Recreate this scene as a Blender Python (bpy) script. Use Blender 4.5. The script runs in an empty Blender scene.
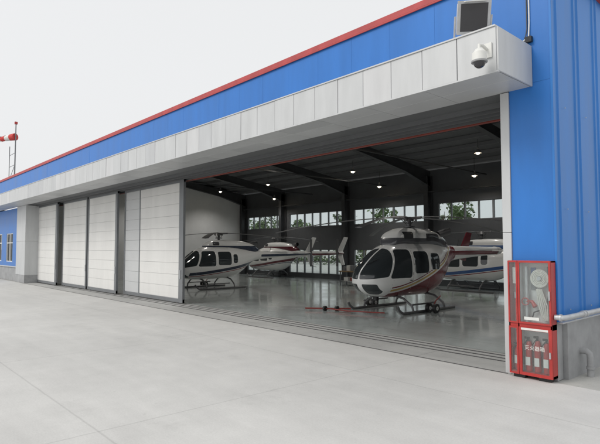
import bpy, math, random
import numpy as np
from mathutils import Vector, Matrix
random.seed(4); R=random.random
sc=bpy.context.scene
# ---------------------------------------------------------------- materials
def mat(name,col,rough=.5,metal=0,var=.0,vscale=2.0,bump=0,bscale=20,coat=0,emit=None,es=0,stretch=None):
    m=bpy.data.materials.new(name); m.use_nodes=True; nt=m.node_tree; b=nt.nodes['Principled BSDF']
    b.inputs['Base Color'].default_value=(*col,1); b.inputs['Roughness'].default_value=rough
    b.inputs['Metallic'].default_value=metal; b.inputs['Coat Weight'].default_value=coat
    if emit: b.inputs['Emission Color'].default_value=(*emit,1); b.inputs['Emission Strength'].default_value=es
    tc=nt.nodes.new('ShaderNodeTexCoord'); mp=nt.nodes.new('ShaderNodeMapping')
    nt.links.new(tc.outputs['Object'],mp.inputs['Vector'])
    if stretch: mp.inputs['Scale'].default_value=stretch
    if var>0:
        n=nt.nodes.new('ShaderNodeTexNoise'); n.inputs['Scale'].default_value=vscale; n.inputs['Detail'].default_value=6
        n.inputs['Roughness'].default_value=.6
        nt.links.new(mp.outputs['Vector'],n.inputs['Vector'])
        cr=nt.nodes.new('ShaderNodeMapRange'); cr.inputs[1].default_value=.3; cr.inputs[2].default_value=.7
        cr.inputs[3].default_value=1-var; cr.inputs[4].default_value=1+var
        nt.links.new(n.outputs['Fac'],cr.inputs[0])
        vm=nt.nodes.new('ShaderNodeVectorMath'); vm.operation='SCALE'; vm.inputs[0].default_value=col
        nt.links.new(cr.outputs[0],vm.inputs['Scale']); nt.links.new(vm.outputs[0],b.inputs['Base Color'])
        r2=nt.nodes.new('ShaderNodeMapRange'); r2.inputs[3].default_value=max(.02,rough-.08); r2.inputs[4].default_value=min(1,rough+.1)
        nt.links.new(n.outputs['Fac'],r2.inputs[0]); nt.links.new(r2.outputs[0],b.inputs['Roughness'])
    if bump>0:
        n2=nt.nodes.new('ShaderNodeTexNoise'); n2.inputs['Scale'].default_value=bscale; n2.inputs['Detail'].default_value=4
        nt.links.new(tc.outputs['Object'],n2.inputs['Vector'])
        bp=nt.nodes.new('ShaderNodeBump'); bp.inputs['Strength'].default_value=bump; bp.inputs['Distance'].default_value=.02
        nt.links.new(n2.outputs['Fac'],bp.inputs['Height']); nt.links.new(bp.outputs[0],b.inputs['Normal'])
    return m
M={}
M['blue']=mat('blue_sheet',(.022,.165,.52),.38,0,.10,1.0,.2,1.0,stretch=(1.6,1.6,.3))
M['blue2']=mat('blue_sheet_side',(.026,.19,.56),.4,0,.11,1.0,.14,1.5,stretch=(1.6,1.6,.25))
M['alu']=mat('aluminium_panel',(.55,.56,.565),.38,.15,.07,1.5,.06,2,stretch=(2,2,.35))
M['alu2']=mat('aluminium_panel_b',(.51,.52,.53),.42,.15,.08,1.6,.06,2,stretch=(2,2,.35))
M['alu3']=mat('aluminium_panel_c',(.585,.59,.595),.36,.15,.07,1.3,.06,2,stretch=(2,2,.35))
M['soffit']=mat('soffit_panel',(.54,.55,.56),.4,.1,.07,.7,.06,1.5)
M['soffit2']=mat('soffit_panel_b',(.49,.50,.51),.42,.1,.07,.7,.06,1.5)
M['backing']=mat('dark_backing',(.12,.12,.125),.7)
M['red']=mat('red_trim',(.42,.06,.06),.5,0,.16,3)
M['redline']=mat('door_guide_red',(.27,.05,.035),.5,0,.12,3)
M['white']=mat('door_white',(.74,.735,.715),.5,0,.06,.8,.03,2,stretch=(1.5,1,.3))
M['whiteg']=mat('door_offwhite',(.56,.57,.575),.5,0,.05,.7)
M['frame']=mat('door_frame_grey',(.20,.21,.22),.45,.2,.08,3)
M['header']=mat('header_grey',(.13,.135,.14),.6,.1,.1,2)
M['track']=mat('track_dark',(.09,.09,.092),.6,.2,.2,4)
M['steel']=mat('dark_steel',(.06,.063,.068),.55,.1,.2,2)
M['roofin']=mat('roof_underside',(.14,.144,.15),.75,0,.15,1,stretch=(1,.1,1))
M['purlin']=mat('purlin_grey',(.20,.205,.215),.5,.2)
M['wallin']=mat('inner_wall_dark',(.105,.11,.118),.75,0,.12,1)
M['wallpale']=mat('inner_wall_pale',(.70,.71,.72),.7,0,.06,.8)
M['plinth']=mat('plinth_grey',(.33,.335,.34),.75,0,.18,2.0,.12,30)
M['mull']=mat('window_frame',(.20,.21,.22),.5)
M['pipe']=mat('galvanised_pipe',(.50,.51,.52),.45,.4,.12,8)
M['cable']=mat('cable',(.06,.06,.06),.6)
M['black']=mat('black',(.015,.015,.016),.45)
M['hwhite']=mat('aircraft_white',(.80,.80,.79),.22,0,.02,2,coat=.5)
M['hglass']=mat('canopy_glass',(.03,.036,.04),.05,0,coat=.3)
M['maroon']=mat('aircraft_maroon',(.14,.02,.03),.25,coat=.5)
M['skid']=mat('skid_grey',(.14,.14,.145),.4,.4)
M['blade']=mat('blade_grey',(.10,.10,.105),.5)
M['fcred']=mat('cabinet_red',(.42,.034,.03),.42,0,.14,5,coat=.1)
M['flagred']=mat('windsock_red',(.55,.05,.045),.7)
M['dullred']=mat('dull_red_paint',(.22,.03,.025),.5,0,.1,6)
M['fcin']=mat('cabinet_inside',(.68,.69,.68),.6,0,.1,8)
M['lamp']=mat('lamp_lit',(1,.95,.8),.5,emit=(1,.86,.62),es=30)
M['lampbody']=mat('lamp_shade',(.25,.25,.26),.4,.5)
M['wood']=mat('bench_wood',(.25,.17,.09),.6,0,.2,5)
M['bluep']=mat('blue_paint',(.03,.12,.35),.4)
M['lens']=mat('dome_smoke',(.03,.03,.035),.08,coat=.5)
M['label']=mat('label_white',(.72,.72,.69),.5,0,.05,9)
M['hose']=mat('hose_canvas',(.62,.60,.55),.8,0,.15,20)
M['bark']=mat('bark',(.10,.085,.06),.9)
M['leaf']=mat('leaf',(.10,.15,.06),.8,0,.45,.4)  # green brightened so distance haze is part of the leaf colour
M['shrub']=mat('shrub',(.08,.12,.05),.9,0,.45,.6)
def glassmat(name,tint,gl=.1):
    m=bpy.data.materials.new(name); m.use_nodes=True; nt=m.node_tree; nt.nodes.remove(nt.nodes['Principled BSDF'])
    t=nt.nodes.new('ShaderNodeBsdfTransparent'); t.inputs[0].default_value=(*tint,1)
    g=nt.nodes.new('ShaderNodeBsdfGlossy'); g.inputs['Roughness'].default_value=.04
    mx=nt.nodes.new('ShaderNodeMixShader'); mx.inputs[0].default_value=gl
    nt.links.new(t.outputs[0],mx.inputs[1]); nt.links.new(g.outputs[0],mx.inputs[2])
    nt.links.new(mx.outputs[0],nt.nodes['Material Output'].inputs[0]); return m
M['pane']=glassmat('window_pane',(.88,.92,.92),.08)
M['cabglass']=glassmat('cabinet_glass',(.92,.95,.95),.12)
# livery: every region is a per-vertex distance field stored on the mesh
def livery(name,layers):
    m=bpy.data.materials.new(name); m.use_nodes=True; nt=m.node_tree; N=nt.nodes.new; L=nt.links.new
    b=nt.nodes['Principled BSDF']; b.inputs['Coat Weight'].default_value=.4; b.inputs['Coat Roughness'].default_value=.08
    col=N('ShaderNodeRGB').outputs[0]; col.default_value=(.80,.80,.79,1); rg=N('ShaderNodeValue').outputs[0]; rg.default_value=.25
    for (att,c,r) in layers:
        a=N('ShaderNodeAttribute'); a.attribute_name=att
        mr=N('ShaderNodeMapRange'); L(a.outputs['Fac'],mr.inputs[0]); mr.inputs[1].default_value=-.003; mr.inputs[2].default_value=.003; mr.inputs[3].default_value=1; mr.inputs[4].default_value=0
        mx=N('ShaderNodeMix'); mx.data_type='RGBA'; L(mr.outputs[0],mx.inputs['Factor']); L(col,mx.inputs[6]); mx.inputs[7].default_value=(*c,1); col=mx.outputs[2]
        mf=N('ShaderNodeMix'); mf.data_type='FLOAT'; L(mr.outputs[0],mf.inputs[0]); L(rg,mf.inputs[2]); mf.inputs[3].default_value=r; rg=mf.outputs[0]
    L(col,b.inputs['Base Color']); L(rg,b.inputs['Roughness']); return m
def concrete(name,col,jx,jy,ox,oy,rough,var,jd=.72,jw=.012,bump=.15,coat=0):
    m=bpy.data.materials.new(name); m.use_nodes=True; nt=m.node_tree; N=nt.nodes.new; L=nt.links.new
    b=nt.nodes['Principled BSDF']; tc=N('ShaderNodeTexCoord'); sp=N('ShaderNodeSeparateXYZ'); L(tc.outputs['Object'],sp.inputs[0])
    b.inputs['Coat Weight'].default_value=coat; b.inputs['Coat Roughness'].default_value=.07
    def noise(s,d=6,r=.6,vec=None):
        n=N('ShaderNodeTexNoise'); n.inputs['Scale'].default_value=s; n.inputs['Detail'].default_value=d; n.inputs['Roughness'].default_value=r
        L(vec or tc.outputs['Object'],n.inputs['Vector']); return n.outputs['Fac']
    def mth(op,a,b_=None,c=None):
        n=N('ShaderNodeMath'); n.operation=op
        for i,v in enumerate((a,b_,c)):
            if v is None: continue
            if isinstance(v,(int,float)): n.inputs[i].default_value=v
            else: L(v,n.inputs[i])
        return n.outputs[0]
    def mr(f,a,b_,c,d):
        n=N('ShaderNodeMapRange'); L(f,n.inputs[0])
        for i,v in enumerate((a,b_,c,d)): n.inputs[i+1].default_value=v
        return n.outputs[0]
    def joint(ax,p,o):
        w=mth('ADD',ax,mr(noise(3,2),0,1,-.01,.01))
        f=mth('PINGPONG',mth('ADD',w,o),p/2.)
        return mr(f,jw*.5,jw*1.6,jd,1)
    big=mr(noise(.22,5),.3,.7,1-var,1+var); mid=mr(noise(1.6,8,.7),.3,.7,1-var*.6,1+var*.6); fine=mr(noise(40,3),.2,.8,.92,1.08)
    stain=mr(noise(.7,10,.75),.56,.75,1,1-var*1.8)
    spots=mr(noise(6,3,.5),.70,.76,1,1-var*1.2)
    k=mth('MULTIPLY',mth('MULTIPLY',big,mid),mth('MULTIPLY',fine,mth('MULTIPLY',stain,spots)))
    mp=N('ShaderNodeMapping'); L(tc.outputs['Object'],mp.inputs['Vector']); mp.inputs['Scale'].default_value=(.25,2.2,1)
    k=mth('MULTIPLY',k,mr(noise(1.0,8,.7,mp.outputs[0]),.35,.72,1+var*.25,1-var*.7))
    if jx: k=mth('MULTIPLY',k,joint(sp.outputs[0],jx,ox))
    if jy: k=mth('MULTIPLY',k,joint(sp.outputs[1],jy,oy))
    vm=N('ShaderNodeVectorMath'); vm.operation='SCALE'; vm.inputs[0].default_value=col; L(k,vm.inputs['Scale']); L(vm.outputs[0],b.inputs['Base Color'])
    L(mr(noise(1.1,6),.3,.7,rough-.07,rough+.1),b.inputs['Roughness'])
    if bump:
        bp=N('ShaderNodeBump'); bp.inputs['Strength'].default_value=bump; bp.inputs['Distance'].default_value=.01
        L(noise(25,5),bp.inputs['Height']); L(bp.outputs[0],b.inputs['Normal'])
    return m
M['apron']=concrete('apron_concrete',(.55,.545,.53),5.0,4.6,1.3,-7.0+4.6*2,.75,.09,jd=.84)
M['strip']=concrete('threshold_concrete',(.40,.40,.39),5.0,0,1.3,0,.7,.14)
M['floor']=concrete('epoxy_floor',(.44,.475,.465),6.0,6.0,1.0,.7,.16,.08,jd=.87,bump=0.01,coat=.5)
M['ground']=concrete('ground_mat',(.42,.42,.40),0,0,0,0,.9,.12)
# ---------------------------------------------------------------- mesh builder
class MB:
    def __init__(s): s.v=[];s.f=[];s.m=[];s.mats=[];s.sm=[]
    def mi(s,k):
        if k not in s.mats: s.mats.append(k)
        return s.mats.index(k)
    def add(s,vs,fs,k,smooth=False):
        o=len(s.v); s.v+= [tuple(v) for v in vs]; i=s.mi(k)
        for f in fs: s.f.append([o+a for a in f]); s.m.append(i); s.sm.append(smooth)
    def box(s,x0,x1,y0,y1,z0,z1,k,mtx=None):
        vs=[Vector((x,y,z)) for z in (z0,z1) for y in (y0,y1) for x in (x0,x1)]
        if mtx: vs=[mtx@v for v in vs]
        s.add(vs,[(0,2,3,1),(4,5,7,6),(0,1,5,4),(2,6,7,3),(0,4,6,2),(1,3,7,5)],k)
    def cyl(s,a,b,r,k,r2=None,n=16,caps=True):
        s.tube([a,b],[r,r if r2 is None else r2],k,n,caps)
    def tube(s,pts,r,k,n=12,caps=True):
        pts=[Vector(p) for p in pts]
        if not isinstance(r,(list,tuple)): r=[r]*len(pts)
        vs=[];fs=[]; ref=None
        for i,p in enumerate(pts):
            d=(pts[min(i+1,len(pts)-1)]-pts[max(i-1,0)]).normalized()
            if ref is None: ref=Vector((0,0,1)) if abs(d.z)<.9 else Vector((1,0,0))
            u=d.cross(ref).normalized(); w=u.cross(d).normalized(); ref=w
            for j in range(n):
                t=2*math.pi*j/n; vs.append(p+(u*math.cos(t)+w*math.sin(t))*r[i])
        for i in range(len(pts)-1):
            for j in range(n):
                a=i*n+j;b=i*n+(j+1)%n; fs.append((a,b,b+n,a+n))
        s.add(vs,fs,k,True)
        if caps:
            s.add(vs[:n],[tuple(range(n))],k); s.add(vs[-n:],[tuple(range(n))[::-1]],k)
    def sphere(s,c,r,k,sz=(1,1,1),n=16,half=False):
        vs=[];fs=[];rows=n//2
        for i in range(rows+1):
            ph=math.pi*i/rows
            if half: ph=math.pi/2+ph/2
            for j in range(n):
                t=2*math.pi*j/n
                vs.append((c[0]+r*sz[0]*math.sin(ph)*math.cos(t),c[1]+r*sz[1]*math.sin(ph)*math.sin(t),c[2]+r*sz[2]*math.cos(ph)))
        for i in range(rows):
            for j in range(n):
                a=i*n+j;b=i*n+(j+1)%n; fs.append((a,a+n,b+n,b))
        s.add(vs,fs,k,True)
    def build(s,name,parent=None,bevel=0,loc=None):
        me=bpy.data.meshes.new(name); me.from_pydata(s.v,[],s.f)
        for k in s.mats: me.materials.append(M[k])
        me.polygons.foreach_set('material_index',s.m); me.polygons.foreach_set('use_smooth',s.sm); me.validate(); me.update()
        o=bpy.data.objects.new(name,me); sc.collection.objects.link(o)
        if parent: o.parent=parent
        if loc: o.location=loc
        if bevel:
            b=o.modifiers.new('bevel','BEVEL'); b.width=bevel; b.segments=2; b.limit_method='ANGLE'; b.angle_limit=math.radians(40)
        return o
def empty(name,loc=(0,0,0),rz=0):
    e=bpy.data.objects.new(name,None); sc.collection.objects.link(e); e.location=loc; e.rotation_euler[2]=rz; e.empty_display_size=.3; return e
def sheet(name,x0,x1,y0,y1,z,k,parent=None):
    b=MB(); b.add([(x0,y0,z),(x1,y0,z),(x1,y1,z),(x0,y1,z)],[(0,1,2,3)],k); return b.build(name,parent)
# ---------------------------------------------------------------- ground
sheet('ground',-1500,1500,-1500,1500,-.008,'ground')
sheet('concrete_apron',-120,60,-60,8.84,0,'apron')
XL,XR=-37.0,-3.6     # inner wall x
YB=26.7
# ---------------------------------------------------------------- hangar
H=empty('hangar_building')
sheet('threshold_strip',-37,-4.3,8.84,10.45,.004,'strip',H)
sheet('hangar_floor',XL,XR,10.45,YB,.008,'floor',H)
b=MB()
for y in (9.72,9.98,10.24): b.box(-36.9,-4.4,y-.02,y+.02,.004,.016,'track')
b.box(-37,-4.35,8.845,8.87,.004,.008,'track')
b.build('floor_rails',H)
YF=8.95
b=MB(); x=-3.5; w=1.15
while x>-75:
    x2=x-w; b.box(x2+.004,x,YF+(R()-.5)*.004,YF+.06,5.12,7.27,'blue'); x=x2
b.box(-75,-3.55,YF+.03,YF+.2,5.12,7.26,'blue')
b.build('blue_fascia',H)
b=MB(); b.box(-75,-3.42,YF-.05,YF+.3,7.27,7.41,'red'); b.box(-75,-3.42,YF-.052,YF-.03,7.24,7.275,'red'); b.build('roof_trim',H,.01)
# canopy
b=MB(); CY0=7.69; CX=-3.86; CZ0,CZ1=5.05,5.77
x=CX; pw=.70; i=0
while x>-70:
    x2=x-pw; j=(R()-.5)*.008
    b.box(x2+.012,x,CY0+j,CY0+.04+j,CZ0,CZ1,random.choice(['alu','alu','alu','alu2','alu3']))
    x=x2
b.box(CX-.0,CX+.03,CY0+.02,YF-.01,CZ0,CZ1,'alu')
b.box(-70,CX,CY0-.02,YF-.004,CZ1+.002,CZ1+.03,'alu')
b.box(-70,CX-.02,CY0+.06,YF,CZ0+.05,CZ1-.02,'backing')
x=CX-.02
while x>-70:
    x2=x-1.4
    for (ya,yb) in ((CY0+.045,8.31),(8.32,YF+.0)):
        b.box(x2+.01,x,ya,yb,CZ0+.004+(R()*.003),CZ0+.04,random.choice(['soffit','soffit','soffit2']))
    x=x2
b.box(-70,CX+.032,CY0-.012,CY0+.044,CZ0-.03,CZ0-.002,'alu')
b.build('entrance_canopy',H,.004)
# door header behind canopy
b=MB()
b.box(-37,-4.3,YF+.002,10.5,5.08,5.3,'header')
for y in (9.55,9.85,10.11,10.38): b.box(-37,-4.3,y-.02,y+.02,4.98,5.1,'header')
b.box(-37,-4.3,10.5,10.6,5.02,7.2,'wallin')
b.box(-37,-4.3,10.50,10.612,4.985,5.018,'redline')
b.build('door_header',H)
# right pier
b=MB()
b.box(-4.26,-3.52,YF,YF+.06,.98,5.119,'blue'); b.box(-4.26,-3.54,YF+.01,YF+.25,0,.975,'plinth')
b.box(-4.42,-4.262,YF-.03,YF+.3,0,2.49,'alu'); b.box(-4.42,-4.262,YF-.03,YF+.3,2.5,5.04,'alu')
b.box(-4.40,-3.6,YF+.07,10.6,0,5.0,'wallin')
b.box(-3.53,-3.49,YF-.012,YF+.05,.98,7.26,'blue2')
b.build('right_pier',H,.004)
# side wall, widely spaced ribs
b=MB()
prof=[]; y=YF+.05
while y<YB+.3:
    for dy,dx in ((0,0),(.02,.022),(.06,.022),(.08,0),(.20,0),(.22,.022),(.26,.022),(.28,0),(.98,0)):
        prof.append((y+dy,dx))
    y+=1.0
vs=[];fs=[]
for (yy,dx) in prof: vs+=[(-3.53+dx,yy,.98),(-3.53+dx,yy,7.3)]
for i in range(len(prof)-1): fs.append((2*i,2*i+2,2*i+3,2*i+1))
b.add(vs,fs,'blue2')
b.box(-3.6,-3.46,YF+.26,YB+.3,-.01,.95,'plinth'); b.box(-3.6,-3.44,YF+.02,YB+.3,.952,.975,'alu')
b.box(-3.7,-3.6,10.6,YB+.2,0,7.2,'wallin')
b.box(-3.58,-3.41,YF+.3,YB+.3,7.28,7.42,'red')
y=YF+.5
while y<YB:   # sheet fixing screws
    for z in (1.15,2.9,4.7): b.cyl((-3.508,y+.04,z),(-3.50,y+.04,z),.012,'pipe',n=8)
    y+=1.0
b.build('side_wall',H)
# left part of facade
b=MB()
b.box(-38.6,-36.4,YF-.05,9.68,0,.5,'plinth'); b.box(-38.6,-36.4,YF-.05,9.7,.51,2.7,'alu'); b.box(-38.6,-36.4,YF-.05,9.7,2.71,5.04,'alu')
b.box(-37.4,-37.0,9.7,YB,0,7.2,'wallpale')
b.box(-75,-38.6,YF+.05,YF+.3,0,.95,'plinth'); b.box(-75,-38.6,YF-.02,YF+.3,.95,1.02,'alu')
wins=[(-41.6,-39.8),(-45.6,-43.0),(-50,-47.4),(-55,-52)]
xs=-38.6
for (c,a) in wins:
    b.box(a,xs,YF,YF+.3,1.02,5.0,'blue'); b.box(c,a,YF,YF+.3,3.3,5.0,'blue'); b.box(c,a,YF,YF+.3,1.02,1.3,'blue')
    b.box(c,a,YF+.12,YF+.14,1.3,3.3,'hglass')
    for xx in (c,(a+c)/2-.03,a-.06): b.box(xx,xx+.06,YF+.02,YF+.11,1.3,3.3,'label')
    for zz in (1.3,2.6,3.24): b.box(c,a,YF+.03,YF+.10,zz,zz+.06,'label')
    xs=c
b.box(-75,xs,YF,YF+.3,1.02,5.0,'blue')
b.box(-75,-74.8,YF+.3,YB,0,7.2,'blue'); b.box(-75,-37.4,YB,YB+.2,0,7.0,'blue')
b.build('office_facade',H)
# sliding doors
def leaf(name,x0,x1,y,splits,ends=(.12,.12),zt=5.0,shade=None):
    p=MB(); z0=.05
    p.box(x0,x0+ends[0],y-.05,y+.05,z0,zt,'frame'); p.box(x1-ends[1],x1,y-.05,y+.05,z0,zt,'frame')
    p.box(x0,x1,y-.045,y+.045,z0,z0+.14,'frame'); p.box(x0,x1,y-.045,y+.045,zt-.1,zt,'frame')
    xs=[x0+ends[0]]+splits+[x1-ends[1]]
    for s_ in splits: p.box(s_-.05,s_+.05,y-.048,y+.04,z0,zt,'frame')
    p.box(x0+.05,x1-.05,y-.02,y+.03,z0+.1,zt-.05,'whiteg')
    for q in range(len(xs)-1):
        z=z0+.16; k=(shade or {}).get(q,'white')
        a=xs[q]+(.055 if q else .01); c=xs[q+1]-(.055 if q<len(xs)-2 else .01)
        while z<zt-.15:
            z2=min(z+.48,zt-.11); p.box(a,c,y-.036-R()*.003,y-.02,z,z2-.010,k); z=z2
    for xx in (x0+.4,x1-.4): p.cyl((xx,y-.03,.06),(xx,y+.03,.06),.05,'steel')
    p.box(x1-ends[1]*.5-.02,x1-ends[1]*.5+.02,y-.085,y-.051,1.0,1.35,'pipe')
    p.build(name,H,.003)
leaf('sliding_door_leaf_a',-24.0,-18.3,10.24,[-22.3],(.14,.34),shade={0:'whiteg'})
leaf('sliding_door_leaf_b',-28.1,-24.25,9.98,[],(.12,.22))
leaf('sliding_door_leaf_c',-32.3,-28.3,9.98,[],(.12,.14))
leaf('sliding_door_leaf_d',-37.9,-32.55,9.72,[],(.16,.3))
# back wall with windows
cols=[-10.8,-17.7,-24.5,-31.4]
b=MB()
zlo0,zlo1,zhi0,zhi1=.35,2.15,3.9,4.95
def seg(x0,x1,win):
    if not win: b.box(x0,x1,YB,YB+.2,0,7.0,'wallin'); return
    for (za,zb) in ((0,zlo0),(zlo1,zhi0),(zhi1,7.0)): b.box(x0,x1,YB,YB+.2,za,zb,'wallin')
    for (za,zb,rows) in ((zlo0,zlo1,2),(zhi0,zhi1,1)):
        b.box(x0,x1,YB+.10,YB+.106,za,zb,'pane')
        n=max(2,round((x1-x0)/.85))
        for i in range(n+1):
            xx=x0+(x1-x0)*i/n; ww=.035 if i%2 else .05
            b.box(max(x0,xx-ww),min(x1,xx+ww),YB+.04,YB+.16,za,zb,'mull')
        for i in range(rows+1):
            zz=za+(zb-za)*i/rows; b.box(x0,x1,YB+.06,YB+.15,max(za,zz-.03),min(zb,zz+.03),'mull')
prev=-37
for c in sorted(cols):
    seg(prev,prev+.45,False); seg(prev+.45,c-.35,True); seg(c-.35,c+.0,False); prev=c
seg(prev,prev+.4,False); seg(prev+.4,-4.4,True); seg(-4.4,-3.6,False)
b.build('back_wall',H)
def zr(y): 
    return 8.25-(abs(y-17.9)/8.95)*1.15
b=MB()
frames=[-37+.25]+sorted(cols)+[-4.0]
for xc in frames:
    for yc in (YB-.35,):
        b.box(xc-.15,xc+.15,yc-.25,yc-.23,0,6.6,'steel'); b.box(xc-.15,xc+.15,yc+.23,yc+.25,0,6.6,'steel'); b.box(xc-.02,xc+.02,yc-.23,yc+.23,0,6.6,'steel')
    ys=[10.6,12.5,15,17.9,21,24,YB-.1]; dep=[.75,.55,.5,.45,.5,.6,1.0]
    for i in range(len(ys)-1):
        y0,y1=ys[i],ys[i+1]; z0,z1=zr(y0)-.2,zr(y1)-.2
        for (xa,xb,ta,tb) in ((-.02,.02,dep[i],dep[i+1]),):
            b.add([(xc+xa,y0,z0-ta),(xc+xb,y0,z0-ta),(xc+xa,y0,z0),(xc+xb,y0,z0),(xc+xa,y1,z1-tb),(xc+xb,y1,z1-tb),(xc+xa,y1,z1),(xc+xb,y1,z1)],
                  [(0,2,3,1),(4,5,7,6),(0,1,5,4),(2,6,7,3),(0,4,6,2),(1,3,7,5)],'steel')
        b.add([(xc-.14,y0,z0-dep[i]),(xc+.14,y0,z0-dep[i]),(xc+.14,y1,z1-dep[i+1]),(xc-.14,y1,z1-dep[i+1]),
               (xc-.14,y0,z0-dep[i]-.02),(xc+.14,y0,z0-dep[i]-.02),(xc+.14,y1,z1-dep[i+1]-.02),(xc-.14,y1,z1-dep[i+1]-.02)],
               [(0,1,2,3),(7,6,5,4),(0,4,5,1),(1,5,6,2),(2,6,7,3),(3,7,4,0)],'steel')
y=11.0
while y<YB:
    z=zr(y); b.box(XL,XR,y-.03,y+.03,z-.2,z-.02,'purlin'); y+=1.25
for xc in (-14,-21,-28):
    b.box(xc-.02,xc+.02,10.7,YB-.2,6.3,6.36,'steel')
for i in range(len(frames)-1):
    a,c=frames[i],frames[i+1]
    b.cyl((a,14,zr(14)-.25),(c,20,zr(20)-.25),.02,'purlin',n=6); b.cyl((c,14,zr(14)-.25),(a,20,zr(20)-.25),.02,'purlin',n=6)
b.box(XL,XR,YB-.5,YB-.2,5.6,5.66,'steel')
b.build('steel_frame',H)
b=MB()
for (ya,yb) in ((YF+.06,17.9),(17.9,YB+.4)):
    za,zb=zr(ya),zr(yb)
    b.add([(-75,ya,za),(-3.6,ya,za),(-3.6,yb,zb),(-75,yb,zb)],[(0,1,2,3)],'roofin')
    b.add([(-75,ya,za+.12),(-3.6,ya,za+.12),(-3.6,yb,zb+.12),(-75,yb,zb+.12)],[(0,1,2,3)],'frame')
b.add([(-3.6,YF+.06,7.0),(-3.6,YB+.4,7.0),(-3.6,YB+.4,zr(YB+.4)+.12),(-3.6,17.9,8.37),(-3.6,YF+.06,zr(YF)+.12)],[(0,1,2,3,4)],'blue2')
b.build('roof',H)
# ceiling lamps (lit)
lamps=[(x,y) for y in (17.0,22.5) for x in (-5.6,-12.3,-20.3,-28.4,-34.5)]+[(-14.0,25.2),(-20.5,25.2),(-31,25.2),(-16.2,13.0),(-27,13.0)]
for (x,y) in lamps:
    zt=zr(y)-.2; zl=6.75 if y<25 else 6.1
    o=empty('ceiling_lamp'); 
    b=MB(); b.cyl((x,y,zt),(x,y,zl+.2),.012,'steel',n=6); b.cyl((x,y,zl+.22),(x,y,zl+.02),.06,'lampbody',r2=.17,n=16,caps=False); b.cyl((x,y,zl+.3),(x,y,zl+.2),.05,'lampbody',n=12)
    b.build('shade',o); b=MB(); b.sphere((x,y,zl+.04),.085,'lamp',n=12); b.build('bulb',o)
    l=bpy.data.lights.new('lamp_light','SPOT'); l.energy=230 if y<25 else 110; l.spot_size=math.radians(135); l.spot_blend=.7; l.shadow_soft_size=.14; l.color=(1,.96,.9)
    lo=bpy.data.objects.new('lamp_light',l); sc.collection.objects.link(lo); lo.location=(x,y,zl-.07); lo.parent=o
# ---------------------------------------------------------------- fixtures outside
e=empty('security_camera')
b=MB(); cx,cy=-4.0,7.42
b.box(-4.08,-3.92,7.66,7.686,5.28,5.52,'label'); b.tube([(cx,7.67,5.42),(cx,7.52,5.45),(cx,cy,5.43),(cx,cy,5.33)],.025,'label')
b.cyl((cx,cy,5.36),(cx,cy,5.30),.06,'label',r2=.10); b.cyl((cx,cy,5.30),(cx,cy,5.17),.11,'label',r2=.115,n=24); b.cyl((cx,cy,5.17),(cx,cy,5.145),.125,'plinth',n=24)
b.sphere((cx,cy,5.148),.095,'lens',n=24,half=True)
b.build('dome_housing',e)
e=empty('floodlight')
b=MB()
T=Matrix.Translation((-4.33,7.85,6.12))@Matrix.Rotation(math.radians(40),4,'Z')@Matrix.Rotation(math.radians(22),4,'X')
b.box(-.24,.24,-.02,.22,-.24,.24,'label',T); b.box(-.27,.27,-.08,-.02,-.27,.27,'pipe',T); b.box(-.22,.22,-.085,-.079,-.22,.22,'lens',T)
for i in range(7): b.box(-.22+.07*i,-.20+.07*i,.22,.28,-.2,.2,'pipe',T)
b.box(-.31,-.282,-.03,.03,-.36,.03,'pipe',T); b.box(.282,.31,-.03,.03,-.36,.03,'pipe',T); b.box(-.31,.31,-.03,.03,-.385,-.36,'pipe',T)
b.box(-.18,.18,-.26,-.08,.24,.255,'label',T)
b.build('lamp_housing',e,.006)
e=empty('wall_cable')
b=MB(); b.tube([(-3.86,YF-.02,7.2),(-3.86,YF-.02,6.2),(-3.87,YF-.03,5.95),(-3.99,YF-.1,5.83),(-4.02,8.3,5.82),(-4.06,7.9,5.83)],.013,'label',n=8)
b.tube([(-3.90,YF-.02,7.2),(-3.90,YF-.02,6.1),(-3.93,YF-.06,5.85)],.01,'cable',n=8); b.box(-3.93,-3.81,YF-.07,YF-.002,5.84,5.94,'black'); b.build('conduit',e)
# fire cabinet
e=empty('fire_hose_cabinet')
b=MB(); X0,X1,Y0,Y1=-4.25,-3.52,8.74,8.93; Z0,Z1=.06,2.0; zm=.90
t=.03
b.box(X0,X1,Y1-.015,Y1,Z0,Z1,'fcin'); b.box(X0,X0+t,Y0,Y1,Z0,Z1,'fcred'); b.box(X1-t,X1,Y0,Y1,Z0,Z1,'fcred')
b.box(X0,X1,Y0,Y1,Z1-t,Z1,'fcred'); b.box(X0,X1,Y0,Y1,Z0,Z0+.05,'fcred'); b.box(X0,X1,Y0,Y1,zm-.05,zm+.05,'fcred')
b.box(X0+.158,X0+.188,Y0,Y1-.02,Z0+.05,Z1-.04,'fcin')
b.box(X0+.05,X0+.25,Y0+.03,Y1-.05,0,Z0,'black'); b.box(X1-.25,X1-.05,Y0+.03,Y1-.05,0,Z0,'black')
b.build('cabinet_body',e,.004)
b=MB()
def door(xa,xb,za,zb,fw,y=Y0-.022):
    b.box(xa,xb,y,y+.02,za,za+fw,'fcred'); b.box(xa,xb,y,y+.02,zb-fw,zb,'fcred'); b.box(xa,xa+fw,y,y+.02,za+fw,zb-fw,'fcred'); b.box(xb-fw,xb,y,y+.02,za+fw,zb-fw,'fcred')
    b.box(xa+fw,xb-fw,y+.008,y+.012,za+fw,zb-fw,'cabglass')
door(X0+.004,X0+.17,zm+.03,Z1-.004,.024); door(X0+.178,X1-.004,zm+.03,Z1-.004,.03)
door(X0+.004,X0+.17,Z0+.004,zm-.03,.03); door(X0+.178,X1-.004,Z0+.004,zm-.03,.05)
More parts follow.
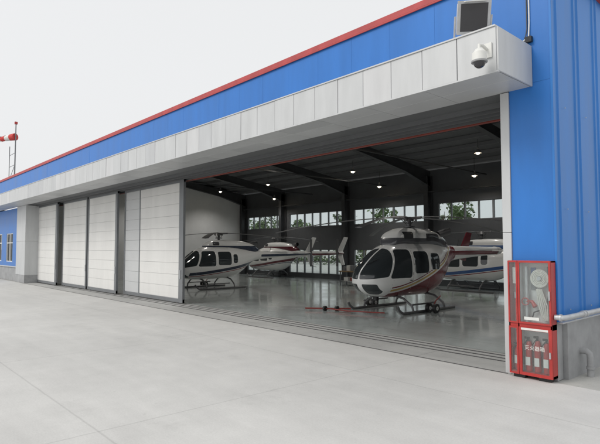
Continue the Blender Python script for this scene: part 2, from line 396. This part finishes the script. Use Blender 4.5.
b.box(X0+.28,X1-.2,Y0-.027,Y0-.023,zm+.1,zm+.15,'label'); b.box(X1-.03,X1-.014,Y0-.05,Y0-.022,1.35,1.5,'pipe'); b.box(X1-.04,X1-.02,Y0-.05,Y0-.022,.4,.5,'pipe')
b.box(X0+.22,X1-.06,Y0-.026,Y0-.0225,zm-.075,zm-.04,'label')
b.build('cabinet_doors',e)
cu=bpy.data.curves.new('door_lettering','FONT'); cu.body='灭火器箱'; cu.size=.085; cu.extrude=.001; cu.materials.append(M['label'])
o=bpy.data.objects.new('door_lettering',cu); sc.collection.objects.link(o); o.location=(X0+.27,Y0-.0165,.50); o.rotation_euler=(math.pi/2,0,0); o.parent=e
b=MB()
yc=(Y0+Y1)/2
for r_ in (.05,.075,.10,.125,.145):
    b.tube([(-3.74+r_*math.cos(a),yc-.02,1.70+r_*math.sin(a)) for a in np.linspace(0,2*math.pi,33)],.012,'hose',n=8,caps=False)
b.cyl((-3.74,yc-.05,1.70),(-3.74,yc+.05,1.70),.035,'pipe')
b.tube([(-3.97,yc,zm+.05),(-3.97,yc,1.2),(-3.97,yc,1.9)],.03,'pipe'); b.tube([(-3.97,yc,1.3),(-3.88,yc,1.3),(-3.82,yc-.02,1.22)],[.03,.03,.04],'fcred')
b.tube([(-3.97+.06*math.cos(a),yc-.06,1.3+.06*math.sin(a)) for a in np.linspace(0,2*math.pi,21)],.01,'fcred',n=6,caps=False)
for i in range(5): b.tube([(-3.80+.02*i,yc,1.52),(-3.76+.035*i,yc-.02,1.25),(-3.70+.02*i,yc,1.0)],.013,'hose',n=6)
b.tube([(-3.62,yc+.03,1.9),(-3.60,yc+.03,1.5),(-3.66,yc+.03,1.2),(-3.86,yc+.02,1.12),(-3.9,yc+.02,1.0)],.012,'black',n=6)
b.box(-4.2,-4.11,yc-.03,yc+.04,1.6,1.88,'label'); b.box(-3.92,-3.84,Y1-.03,Y1-.016,1.72,1.88,'bluep'); b.box(-3.92,-3.84,Y1-.03,Y1-.016,1.5,1.64,'frame')
b.cyl((-4.15,yc,zm+.06),(-4.15,yc,1.35),.026,'fcred'); b.tube([(-4.15,yc,1.35),(-4.16,yc-.02,1.45)],[.04,.025],'pipe')
b.box(-3.95,-3.6,Y1-.02,Y1-.016,1.9,1.95,'label')
def ext(x,z,s=1):
    b.tube([(x,yc+.02,z),(x,yc+.02,z+.02),(x,yc+.02,z+.36*s),(x,yc+.02,z+.42*s),(x,yc+.02,z+.44*s)],[.05,.056,.056,.04,.02],'fcred',n=20)
    b.box(x-.04,x+.04,yc-.04,yc-.032,z+.1,z+.24,'label')
    b.cyl((x,yc,z+.44*s),(x,yc,z+.49*s),.018,'black'); b.box(x-.06,x+.02,yc-.012,yc+.012,z+.47*s,z+.5*s,'black')
    b.tube([(x-.02,yc-.01,z+.45*s),(x-.07,yc-.02,z+.38*s),(x-.068,yc-.03,z+.1)],.009,'black',n=6)
ext(-3.96,.12,1.15); ext(-3.81,.12,1.2); ext(-3.66,.12,1.15); ext(-4.15,.12,.9)
b.box(-3.98,-3.62,Y1-.02,Y1-.016,.2,.7,'label')
b.build('hose_and_extinguishers',e)
# pipes
e=empty('water_pipe')
b=MB(); px=-3.36
b.tube([(X1+.01,8.83,1.07),(-3.40,8.83,1.07),(-3.37,8.86,1.07),(px,8.92,1.07),(px,12,1.07),(px,22,1.07)],.045,'pipe',n=16)
b.cyl((-3.40,8.83,1.07),(-3.43,8.83,1.07),.06,'pipe'); b.cyl((px,9.6,1.07),(px,9.66,1.07),.06,'pipe'); b.cyl((px,9.72,1.07),(px,9.78,1.07),.06,'pipe')
for y in (9.3,11.5,14): b.box(-3.46,px,y,y+.03,1.0,1.02,'pipe')
b.build('supply_pipe',e)
e=empty('drain_pipe')
b=MB(); b.tube([(-3.50,9.75,.42),(-3.36,9.75,.42),(-3.31,9.75,.38),(-3.30,9.75,.30),(-3.30,9.75,-.02)],.055,'plinth',n=16); b.cyl((-3.30,9.75,.12),(-3.30,9.75,.16),.068,'plinth'); b.build('downspout',e)
# windsock mast on the roof
e=empty('windsock_mast')
b=MB(); mx,my=-47.2,10.6
b.cyl((mx,my,7.0),(mx,my,12.7),.06,'frame',r2=.04); b.cyl((mx-1.9,my,7),(mx-1.9,my,11.0),.03,'frame')
for z in (8.0,9.2,10.2): b.cyl((mx,my,z),(mx-1.9,my,z),.02,'frame',n=8)
b.cyl((mx,my,9.2),(mx-1.9,my,8.0),.02,'frame',n=8)
for i in range(5):
    a0=i*.5; r0=.30-.035*i; r1=.30-.035*(i+1)
    b.tube([(mx-.08-a0*.86,my-a0*.5,11.55-.02*i),(mx-.08-(a0+.5)*.86,my-(a0+.5)*.5,11.53-.05*i)],[r0,r1],('flagred','label')[i%2],n=16,caps=(i==0))
b.box(mx-.1,mx+.1,my-.1,my+.1,12.6,12.8,'fcred')
b.build('mast',e)
# ---------------------------------------------------------------- helicopters
def pchip(xk,yk,x):
    xk=np.array(xk,float); yk=np.array(yk,float); h=np.diff(xk); d=np.diff(yk)/h; m=np.zeros(len(xk))
    for i in range(1,len(xk)-1):
        if d[i-1]*d[i]>0:
            w1=2*h[i]+h[i-1]; w2=h[i]+2*h[i-1]; m[i]=(w1+w2)/(w1/d[i-1]+w2/d[i])
    m[0]=d[0]; m[-1]=d[-1]
    i=np.clip(np.searchsorted(xk,x)-1,0,len(xk)-2); t=(x-xk[i])/h[i]
    return (2*t**3-3*t**2+1)*yk[i]+(t**3-2*t**2+t)*h[i]*m[i]+(-2*t**3+3*t**2)*yk[i+1]+(t**3-t**2)*h[i]*m[i+1]
def loft(name,secs,parent,fields,material,nst=190,nseg=144,expo=2.4,pw=1.5):
    secs=np.array(secs,float); Y=secs[:,0]; y0,y1=Y[0],Y[-1]
    ys=y0+(y1-y0)*np.linspace(0,1,nst)**pw
    top=pchip(Y,secs[:,1],ys); bot=pchip(Y,secs[:,2],ys); hw=pchip(Y,secs[:,3],ys)
    t=2*np.pi*np.arange(nseg)/nseg; c,s_=np.cos(t),np.sin(t)
    cx=np.abs(c)**(2/expo)*np.sign(c); sx=np.abs(s_)**(2/expo)*np.sign(s_)
    V=np.stack([np.outer(hw,cx),np.repeat(ys[:,None],nseg,1),((top+bot)/2)[:,None]+np.outer((top-bot)/2,sx)],-1).reshape(-1,3)
    F=[]
    for k in range(nst-1):
        for j in range(nseg):
            a=k*nseg+j;c_=k*nseg+(j+1)%nseg; F.append((a,a+nseg,c_+nseg,c_))
    F.append(tuple(range(nseg))); F.append(tuple(range((nst-1)*nseg,nst*nseg))[::-1])
    u,y,z=np.abs(V[:,0]),V[:,1],V[:,2]
    fl=fields(u,y,z) if fields else {}
    if 'glass' in fl:   # glazing sits slightly inside its frame
        cen=np.stack([np.zeros(len(V)),V[:,1]+.25,np.repeat((top+bot)/2,nseg)],1); d=cen-V; d/=np.linalg.norm(d,axis=1)[:,None]
        V=V+d*(np.clip(-fl['glass']/.02,0,1)*.012)[:,None]
    me=bpy.data.meshes.new(name); me.from_pydata(V.tolist(),[],F); me.materials.append(material)
    for k_,arr in fl.items():
        at=me.attributes.new(k_,'FLOAT','POINT'); at.data.foreach_set('value',arr.astype(np.float32))
    me.polygons.foreach_set('use_smooth',[True]*len(F)); me.update()
    o=bpy.data.objects.new(name,me); sc.collection.objects.link(o); o.parent=parent; return o
def rb(y,z,y0,y1,z0,z1,r=.1,sh=0):
    yy=y-sh*(z-(z0+z1)/2)
    qy=np.abs(yy-(y0+y1)/2)-(y1-y0)/2+r; qz=np.abs(z-(z0+z1)/2)-(z1-z0)/2+r
    return np.hypot(np.maximum(qy,0),np.maximum(qz,0))+np.minimum(np.maximum(qy,qz),0)-r
mx_=np.maximum; mn_=np.minimum
def smax(*a,k=.05):
    r=a[0]
    for q in a[1:]:
        h=np.clip(.5+.5*(r-q)/k,0,1); r=q*(1-h)+r*h+k*h*(1-h)
    return r
def rotor(b,cy,z,rad,angs,chord=.27,droop=.45,key='blade'):
    for a in angs:
        a=math.radians(a); n=14; vs=[];fs=[]
        d=Vector((math.cos(a),math.sin(a),0)); w=Vector((-math.sin(a),math.cos(a),0))
        for i in range(n+1):
            r=.35+(rad-.35)*i/n; q=(r/rad)**2; ch=chord*(.55 if i==0 else 1); zz=z+.06*(1-q)-droop*q
            p=Vector((0,cy,zz))+d*r
            vs+=[p+w*ch*.5,p+w*ch*.1+Vector((0,0,.022)),p-w*ch*.5,p+w*ch*.1-Vector((0,0,.018))]
        for i in range(n):
            for j in range(4): fs.append((i*4+j,i*4+(j+1)%4,i*4+4+(j+1)%4,i*4+4+j))
        fs.append((n*4,n*4+1,n*4+2,n*4+3)); b.add(vs,fs,key)
        b.cyl(Vector((0,cy,z+.02))+d*.05,Vector((0,cy,z+.05))+d*.55,.06,'skid',r2=.04,n=10)
        b.cyl(Vector((0,cy,z-.18))+d*.12,Vector((0,cy,z-.02))+d*.28+w*.08,.015,'skid',n=6)
def skids(b,hw,y0,y1,ct,zb,deck=.0):
    for s_ in (-1,1):
        b.tube([(s_*hw,y0-.32,.30),(s_*hw,y0-.24,.17),(s_*hw,y0-.1,.075),(s_*hw,y0,.05),(s_*hw,y1,.05)],.045,'skid',n=12)
        b.tube([(s_*(hw-.03),y0+.5,.3),(s_*(hw-.03),y0+1.9,.3)],.03,'skid',n=8)
    for yc in ct:
        b.tube([(-hw,yc,.05),(-hw+.06,yc,.25),(-hw*.62,yc,zb-.06),(-hw*.35,yc,zb+.0),(hw*.35,yc,zb+.0),(hw*.62,yc,zb-.06),(hw-.06,yc,.25),(hw,yc,.05)],.04,'skid',n=10)
GL=('glass',(.035,.042,.046),.05)
LM=livery('livery_maroon',[('red',(.17,.016,.025),.25),('gold',(.50,.34,.10),.3),('line',(.17,.016,.025),.25),('seam',(.16,.16,.16),.5),GL])
LC=livery('livery_cowling',[('red',(.09,.09,.10),.25),('vent',(.03,.03,.035),.6)])
def heli_notar(loc,rz=0):
    e=empty('parked_helicopter',loc,rz)
    secs=[(0,1.2,1.1,.06),(.03,1.33,1.0,.2),(.1,1.44,.88,.36),(.3,1.64,.72,.56),(.6,1.88,.6,.71),(1.0,2.13,.53,.80),(1.5,2.36,.5,.84),(2.0,2.48,.5,.86),(3.2,2.5,.5,.86),
      (3.8,2.48,.6,.82),(4.4,2.42,.95,.66),(4.9,2.37,1.4,.47),(5.4,2.34,1.68,.34),(6.5,2.32,1.8,.28),(9.4,2.30,1.95,.2)]
    def fields(u,y,z):
        s_=y-(.72+.5*(z-1.3))
        ws=smax(s_,(1.18+.12*y)-z,z-2.29,.03-u,k=.06)
        dr=smax(.08-s_,y-1.86,1.2-z,z-2.19,.4-u,k=.12)
        g=mn_(mn_(ws,dr),mn_(rb(y,z,2.02,2.87,1.34,2.12,.12),rb(y,z,3.02,3.6,1.45,2.05,.14)))
        ch=smax(y-.62,.66-z,z-1.02,.1-u,u-.55,k=.05); g=mn_(g,ch)
        c=.68+.15*np.maximum(y-.8,0)**1.6; on=smax(.9-y,y-5.5,k=.02)
        red=mx_(z-c,on); red=mn_(red,mx_(np.abs(z-2.04)-.08,5.5-y))
        gold=mx_(np.abs(z-(c+.10))-.035,on); line=mx_(np.abs(z-(c+.20))-.022,on)
        seam=mn_(mx_(np.abs(rb(y,z,1.0,1.93,.70,2.24,.14,.25))-.006,.4-u),mx_(np.abs(rb(y,z,1.94,2.93,.66,2.24,.12))-.006,.4-u))
        return dict(glass=g,red=red,gold=gold,line=line,seam=seam)
    loft('fuselage',secs,e,fields,LM)
    def f2(u,y,z):
        return dict(red=z-2.60,vent=mn_(rb(y,z,1.9,2.4,2.55,2.82,.06),rb(y,z,3.2,4.1,2.5,2.78,.06)))
    loft('engine_cowling',[(1.5,2.4,2.3,.2),(1.6,2.62,2.3,.38),(1.9,2.85,2.3,.48),(2.5,2.98,2.2,.52),(3.4,2.98,2.2,.52),(4.2,2.86,2.1,.47),(4.8,2.66,2.0,.36),(5.2,2.45,2.0,.2)],e,f2,LC,90,90,2.8,1)
    b=MB(); cy=2.85
    b.cyl((0,cy,2.9),(0,cy,3.28),.09,'skid'); b.cyl((0,cy,3.0),(0,cy,3.05),.22,'skid',n=20); b.cyl((0,cy,3.25),(0,cy,3.40),.2,'skid',r2=.12,n=20)
    rotor(b,cy,3.32,5.1,[-142,-70,2,74,146],.25,.5)
    b.build('main_rotor',e)
    b=MB(); skids(b,1.1,1.0,4.1,(1.55,3.45),.55); b.build('landing_skids',e)
    b=MB()
    b.box(-1.35,1.35,8.75,9.2,2.1,2.14,'hwhite')
    for s_ in (-1,1):
        vs=[];x=s_*1.37
        for dx in (-.03,.03):
            vs+=[(x+dx,8.6,1.75),(x+dx,9.15,1.62),(x+dx,9.75,2.95),(x+dx,9.35,3.0),(x+dx,8.75,2.2)]
        b.add(vs,[(0,1,2,3,4),(9,8,7,6,5)]+[(i,(i+1)%5+0,(i+1)%5+5,i+5) for i in range(5)],'maroon')
    b.cyl((0,9.35,2.12),(0,9.8,2.12),.2,'hwhite',r2=.16,n=24)
    b.build('tail_fins',e,.008)
    b=MB()
    for s_ in (-1,1):
        b.tube([(s_*.3,4.3,2.75),(s_*.42,4.6,2.85),(s_*.5,4.8,2.9)],[.14,.14,.13],'skid',n=16,caps=False)
        b.tube([(s_*.12,.30,1.67),(s_*.35,.62,1.86)],.012,'black',n=6)
        b.box(s_*.87-.015,s_*.87+.015,1.72,1.82,1.1,1.13,'black')
    b.tube([(0,6.2,2.3),(0,6.35,2.65)],[.02,.006],'black',n=6); b.cyl((0,.9,.55),(0,.9,.42),.1,'black'); b.build('fittings',e)
    return e
LN={}
def heli_tr(loc,rz=0,c1=(.02,.03,.06),c2=(.23,.02,.03),angs=(-160,-40,80),key='hwhite',rad=5.3):
    e=empty('parked_helicopter',loc,rz)
    if c1 not in LN: LN[c1]=(livery('livery_stripe',[('red',c1,.25),('line',c2,.25),('seam',(.16,.16,.16),.5),GL]),livery('cowling_stripe',[('red',c1,.25),('vent',(.04,.04,.045),.6)]))
    lm,lc=LN[c1]
    secs=[(0,1.05,.95,.08),(.03,1.16,.85,.25),(.1,1.28,.77,.42),(.3,1.45,.66,.62),(.6,1.66,.58,.77),(1.0,1.97,.53,.88),(1.4,2.2,.52,.93),(1.9,2.34,.52,.94),(3.0,2.36,.54,.93),(3.5,2.33,.6,.86),
      (4.1,2.26,.85,.68),(4.7,2.17,1.25,.48),(5.3,2.1,1.52,.33),(6.2,2.06,1.62,.26),(10.0,2.02,1.84,.12)]
    def fields(u,y,z):
        s_=y-(.85+.45*(z-1.3))
        ws=smax(s_,(1.15+.17*y)-z,z-2.2,.03-u,k=.06)
        dr=smax(.09-s_,y-2.0,1.25-z,z-2.08,.45-u,k=.12)
        g=mn_(mn_(ws,dr),mn_(rb(y,z,2.16,3.03,1.3,2.05,.12),rb(y,z,3.17,3.5,1.4,1.9,.1)))
        g=mn_(g,smax(y-.55,.66-z,z-.95,.12-u,u-.55,k=.05))
        c=.92+.075*np.maximum(y-.5,0)**1.35; on=smax(.5-y,y-5.6,k=.02)
        red=mx_(np.abs(z-(c-.08))-.08,on); red=mn_(red,mx_(np.abs(z-(1.80+.01*(y-5.6)))-.07,5.6-y)); line=mx_(np.abs(z-(c-.215))-.022,on)
        seam=mx_(mn_(np.abs(rb(y,z,1.15,2.07,.68,2.2,.14,.25)),np.abs(rb(y,z,2.09,3.1,.66,2.2,.12)))-.006,.45-u)
        return dict(glass=g,red=red,line=line,seam=seam)
    loft('fuselage',secs,e,fields,lm)
    loft('engine_cowling',[(1.75,2.3,2.2,.2),(1.9,2.5,2.2,.36),(2.3,2.68,2.2,.44),(3.0,2.72,2.1,.47),(3.6,2.72,2.1,.46),(4.6,2.6,2.0,.38),(5.1,2.46,1.9,.3),(5.5,2.25,1.9,.15)],e,
         lambda u,y,z: dict(red=z-2.38,vent=rb(y,z,2.1,2.5,2.4,2.6,.05)),lc,80,80,2.6,1)
    b=MB(); cy=2.75
    b.cyl((0,cy,2.65),(0,cy,3.02),.07,'skid',r2=.07); b.cyl((0,cy,2.80),(0,cy,2.85),.2,'skid',n=20); b.cyl((0,cy,2.98),(0,cy,3.12),.24,'skid',r2=.15,n=20)
    rotor(b,cy,3.05,rad,angs,.33,.35)
    b.build('main_rotor',e)
    b=MB(); skids(b,1.05,.95,3.9,(1.35,3.15),.56); b.build('landing_skids',e)
    b=MB(); b.box(-1.3,1.3,8.3,8.75,1.94,1.98,'hwhite')
    dx=(-.04,.04)
    P=[(9.5,2.0),(9.95,2.0),(10.45,2.95),(10.15,2.98)]; P2=[(9.55,1.85),(9.95,1.85),(10.15,1.15),(9.95,1.12)]
    for Q in (P,P2):
        vs=[(d_,y,z) for d_ in dx for (y,z) in Q]; b.add(vs,[(0,1,2,3),(7,6,5,4)]+[(i,(i+1)%4,(i+1)%4+4,i+4) for i in range(4)],'hwhite' if Q is P2 else key)
    b.cyl((0,9.75,1.95),(.3,9.75,1.95),.05,'skid')
    b.box(.26,.29,9.66,9.84,1.05,2.85,'blade')
    b.tube([(0,9.9,1.3),(0,10.1,1.05),(0,10.5,.98)],.02,'skid',n=6)
    b.build('tail_assembly',e,.006)
    b=MB(); b.tube([(0,4.9,2.4),(0,5.2,2.52),(0,5.45,2.55)],[.15,.15,.14],'skid',n=16,caps=False)
    for s_ in (-1,1): b.tube([(s_*.1,.35,1.5),(s_*.3,.66,1.70)],.012,'black',n=6)
    b.tube([(0,6.5,2.05),(0,6.6,2.4)],[.02,.006],'black',n=6); b.build('fittings',e)
    return e
heli_notar((-11.5,13.0,.0))
heli_tr((-24.9,13.4,0))
heli_tr((-16.3,25.0,0),math.radians(-90),(.03,.10,.30),(.23,.02,.03),(90,-90),'hwhite',5.0)
heli_tr((-33.6,25.1,0),math.radians(-90),(.12,.02,.03),(.02,.03,.1),(90,-90),'hwhite',5.0)
# ---------------------------------------------------------------- hangar props
def bench(x,y,w):
    e=empty('workbench'); b=MB(); b.box(x,x+w,y,y+.7,.82,.88,'wood')
    for xx in (x+.05,x+w-.11):
        for yy in (y+.05,y+.6): b.box(xx,xx+.06,yy,yy+.06,0,.82,'frame')
    b.box(x+.1,x+w-.1,y+.1,y+.6,.25,.28,'pipe')
    for i in range(5): h=.12+.25*R(); xx=x+.15+i*w/5.5; b.box(xx,xx+.25,y+.2,y+.5,.88,.88+h,random.choice(['label','dullred','frame','bluep','frame']))
    for i in range(3): xx=x+.3+i*w/3.4; b.box(xx,xx+.35,y+.15,y+.55,.28,.5,random.choice(['label','dullred','frame']))
    b.build('bench',e)
bench(-21.6,22.6,1.8)
e=empty('tow_bar'); b=MB(); b.tube([(-12.4,13.6,.08),(-12.9,13.0,.08),(-13.6,12.5,.08)],.028,'dullred',n=8); b.tube([(-10.8,13.5,.08),(-12.0,13.0,.08),(-12.9,13.0,.08)],.022,'dullred',n=8)
for p in ((-13.0,12.9),(-12.7,13.2)): b.cyl((p[0]-.04,p[1],.09),(p[0]+.04,p[1],.09),.09,'black')
b.build('bar',e)
def whl(x,y):
    e=empty('handling_wheels'); b=MB()
    for dx in (-.14,.14): b.cyl((x+dx-.05,y,.16),(x+dx+.05,y,.16),.16,'black',n=20); b.cyl((x+dx-.055,y,.16),(x+dx+.055,y,.16),.07,'label',n=16)
    b.cyl((x-.2,y,.16),(x+.2,y,.16),.025,'pipe'); b.tube([(x,y,.16),(x,y+.2,.4),(x,y+.5,.55)],.02,'dullred',n=8); b.build('wheels',e)
whl(-12.85,15.3); whl(-10.15,15.3); whl(-26.2,16)
# ---------------------------------------------------------------- distant trees behind
b=MB(); vs=[];fs=[]
def clump(c,br,n,sz,vz=1):
    for i in range(n):
        d=Vector((R()-.5,R()-.5,(R()-.5)*vz)).normalized()*br*(.4+.6*R()); p=Vector(c)+d
        u=Vector((R()-.5,R()-.5,R()-.5)).normalized()*sz; w=Vector((R()-.5,R()-.5,R()-.5)).normalized()*sz
        n0=len(vs); vs.extend([p-u,p+w,p+u,p-w]); fs.append((n0,n0+1,n0+2,n0+3))
for t in range(46):
    tx=-118+t*2.6+R()*2; ty=56+R()*10; h=5.2+R()*4.2
    b.tube([(tx,ty,-.1),(tx+R()*.4,ty,h*.35),(tx+R()-.5,ty,h*.7)],[.22,.16,.06],'bark',n=6)
    for _ in range(4): b.tube([(tx,ty,h*.35),(tx+(R()-.5)*2.2,ty+(R()-.5)*2,h*(.6+.2*R()))],[.09,.03],'bark',n=5)
    for _ in range(11): clump((tx+(R()-.5)*2.8,ty+(R()-.5)*2.8,h*(.35+.6*R())),.5+R()*.9,48,.22)
b.add(vs,fs,'leaf'); b.build('distant_trees')
b=MB(); vs=[];fs=[]
for t in range(150): clump((-118+t*.8+R(),50+R()*2,.5+R()*.5),.8,34,.2,.8)
b.add(vs,fs,'shrub'); b.build('hedge')
# ---------------------------------------------------------------- light
S=Vector((-.25,-.78,.80)).normalized()
w=bpy.data.worlds.new('World'); sc.world=w; w.use_nodes=True; nt=w.node_tree; bg=nt.nodes['Background']
sky=nt.nodes.new('ShaderNodeTexSky'); sky.sky_type='NISHITA'; sky.sun_disc=False; sky.sun_elevation=math.asin(S.z); sky.sun_rotation=math.atan2(S.x,S.y)
sky.dust_density=6; sky.air_density=1.2
hs=nt.nodes.new('ShaderNodeHueSaturation'); hs.inputs['Saturation'].default_value=.25
mx=nt.nodes.new('ShaderNodeMix'); mx.data_type='RGBA'; mx.inputs['Factor'].default_value=.82
nt.links.new(sky.outputs[0],hs.inputs['Color']); nt.links.new(hs.outputs[0],mx.inputs[6]); mx.inputs[7].default_value=(9.7,9.8,9.9,1)
nt.links.new(mx.outputs[2],bg.inputs[0]); bg.inputs[1].default_value=.1
l=bpy.data.lights.new('sun','SUN'); l.energy=1.35; l.angle=math.radians(25); l.color=(1,.97,.92)
lo=bpy.data.objects.new('sun',l); sc.collection.objects.link(lo); lo.rotation_euler=S.to_track_quat('Z','Y').to_euler()
# ---------------------------------------------------------------- camera
c=bpy.data.cameras.new('camera'); c.lens=30.66; c.sensor_width=36; c.clip_end=4000; c.clip_start=.05
co=bpy.data.objects.new('camera',c); sc.collection.objects.link(co); co.location=(0,0,2.2)
co.rotation_euler=(math.radians(93.02),0,math.radians(48.0)); sc.camera=co
sc.view_settings.view_transform='Standard'; sc.view_settings.look='None'; sc.view_settings.exposure=0
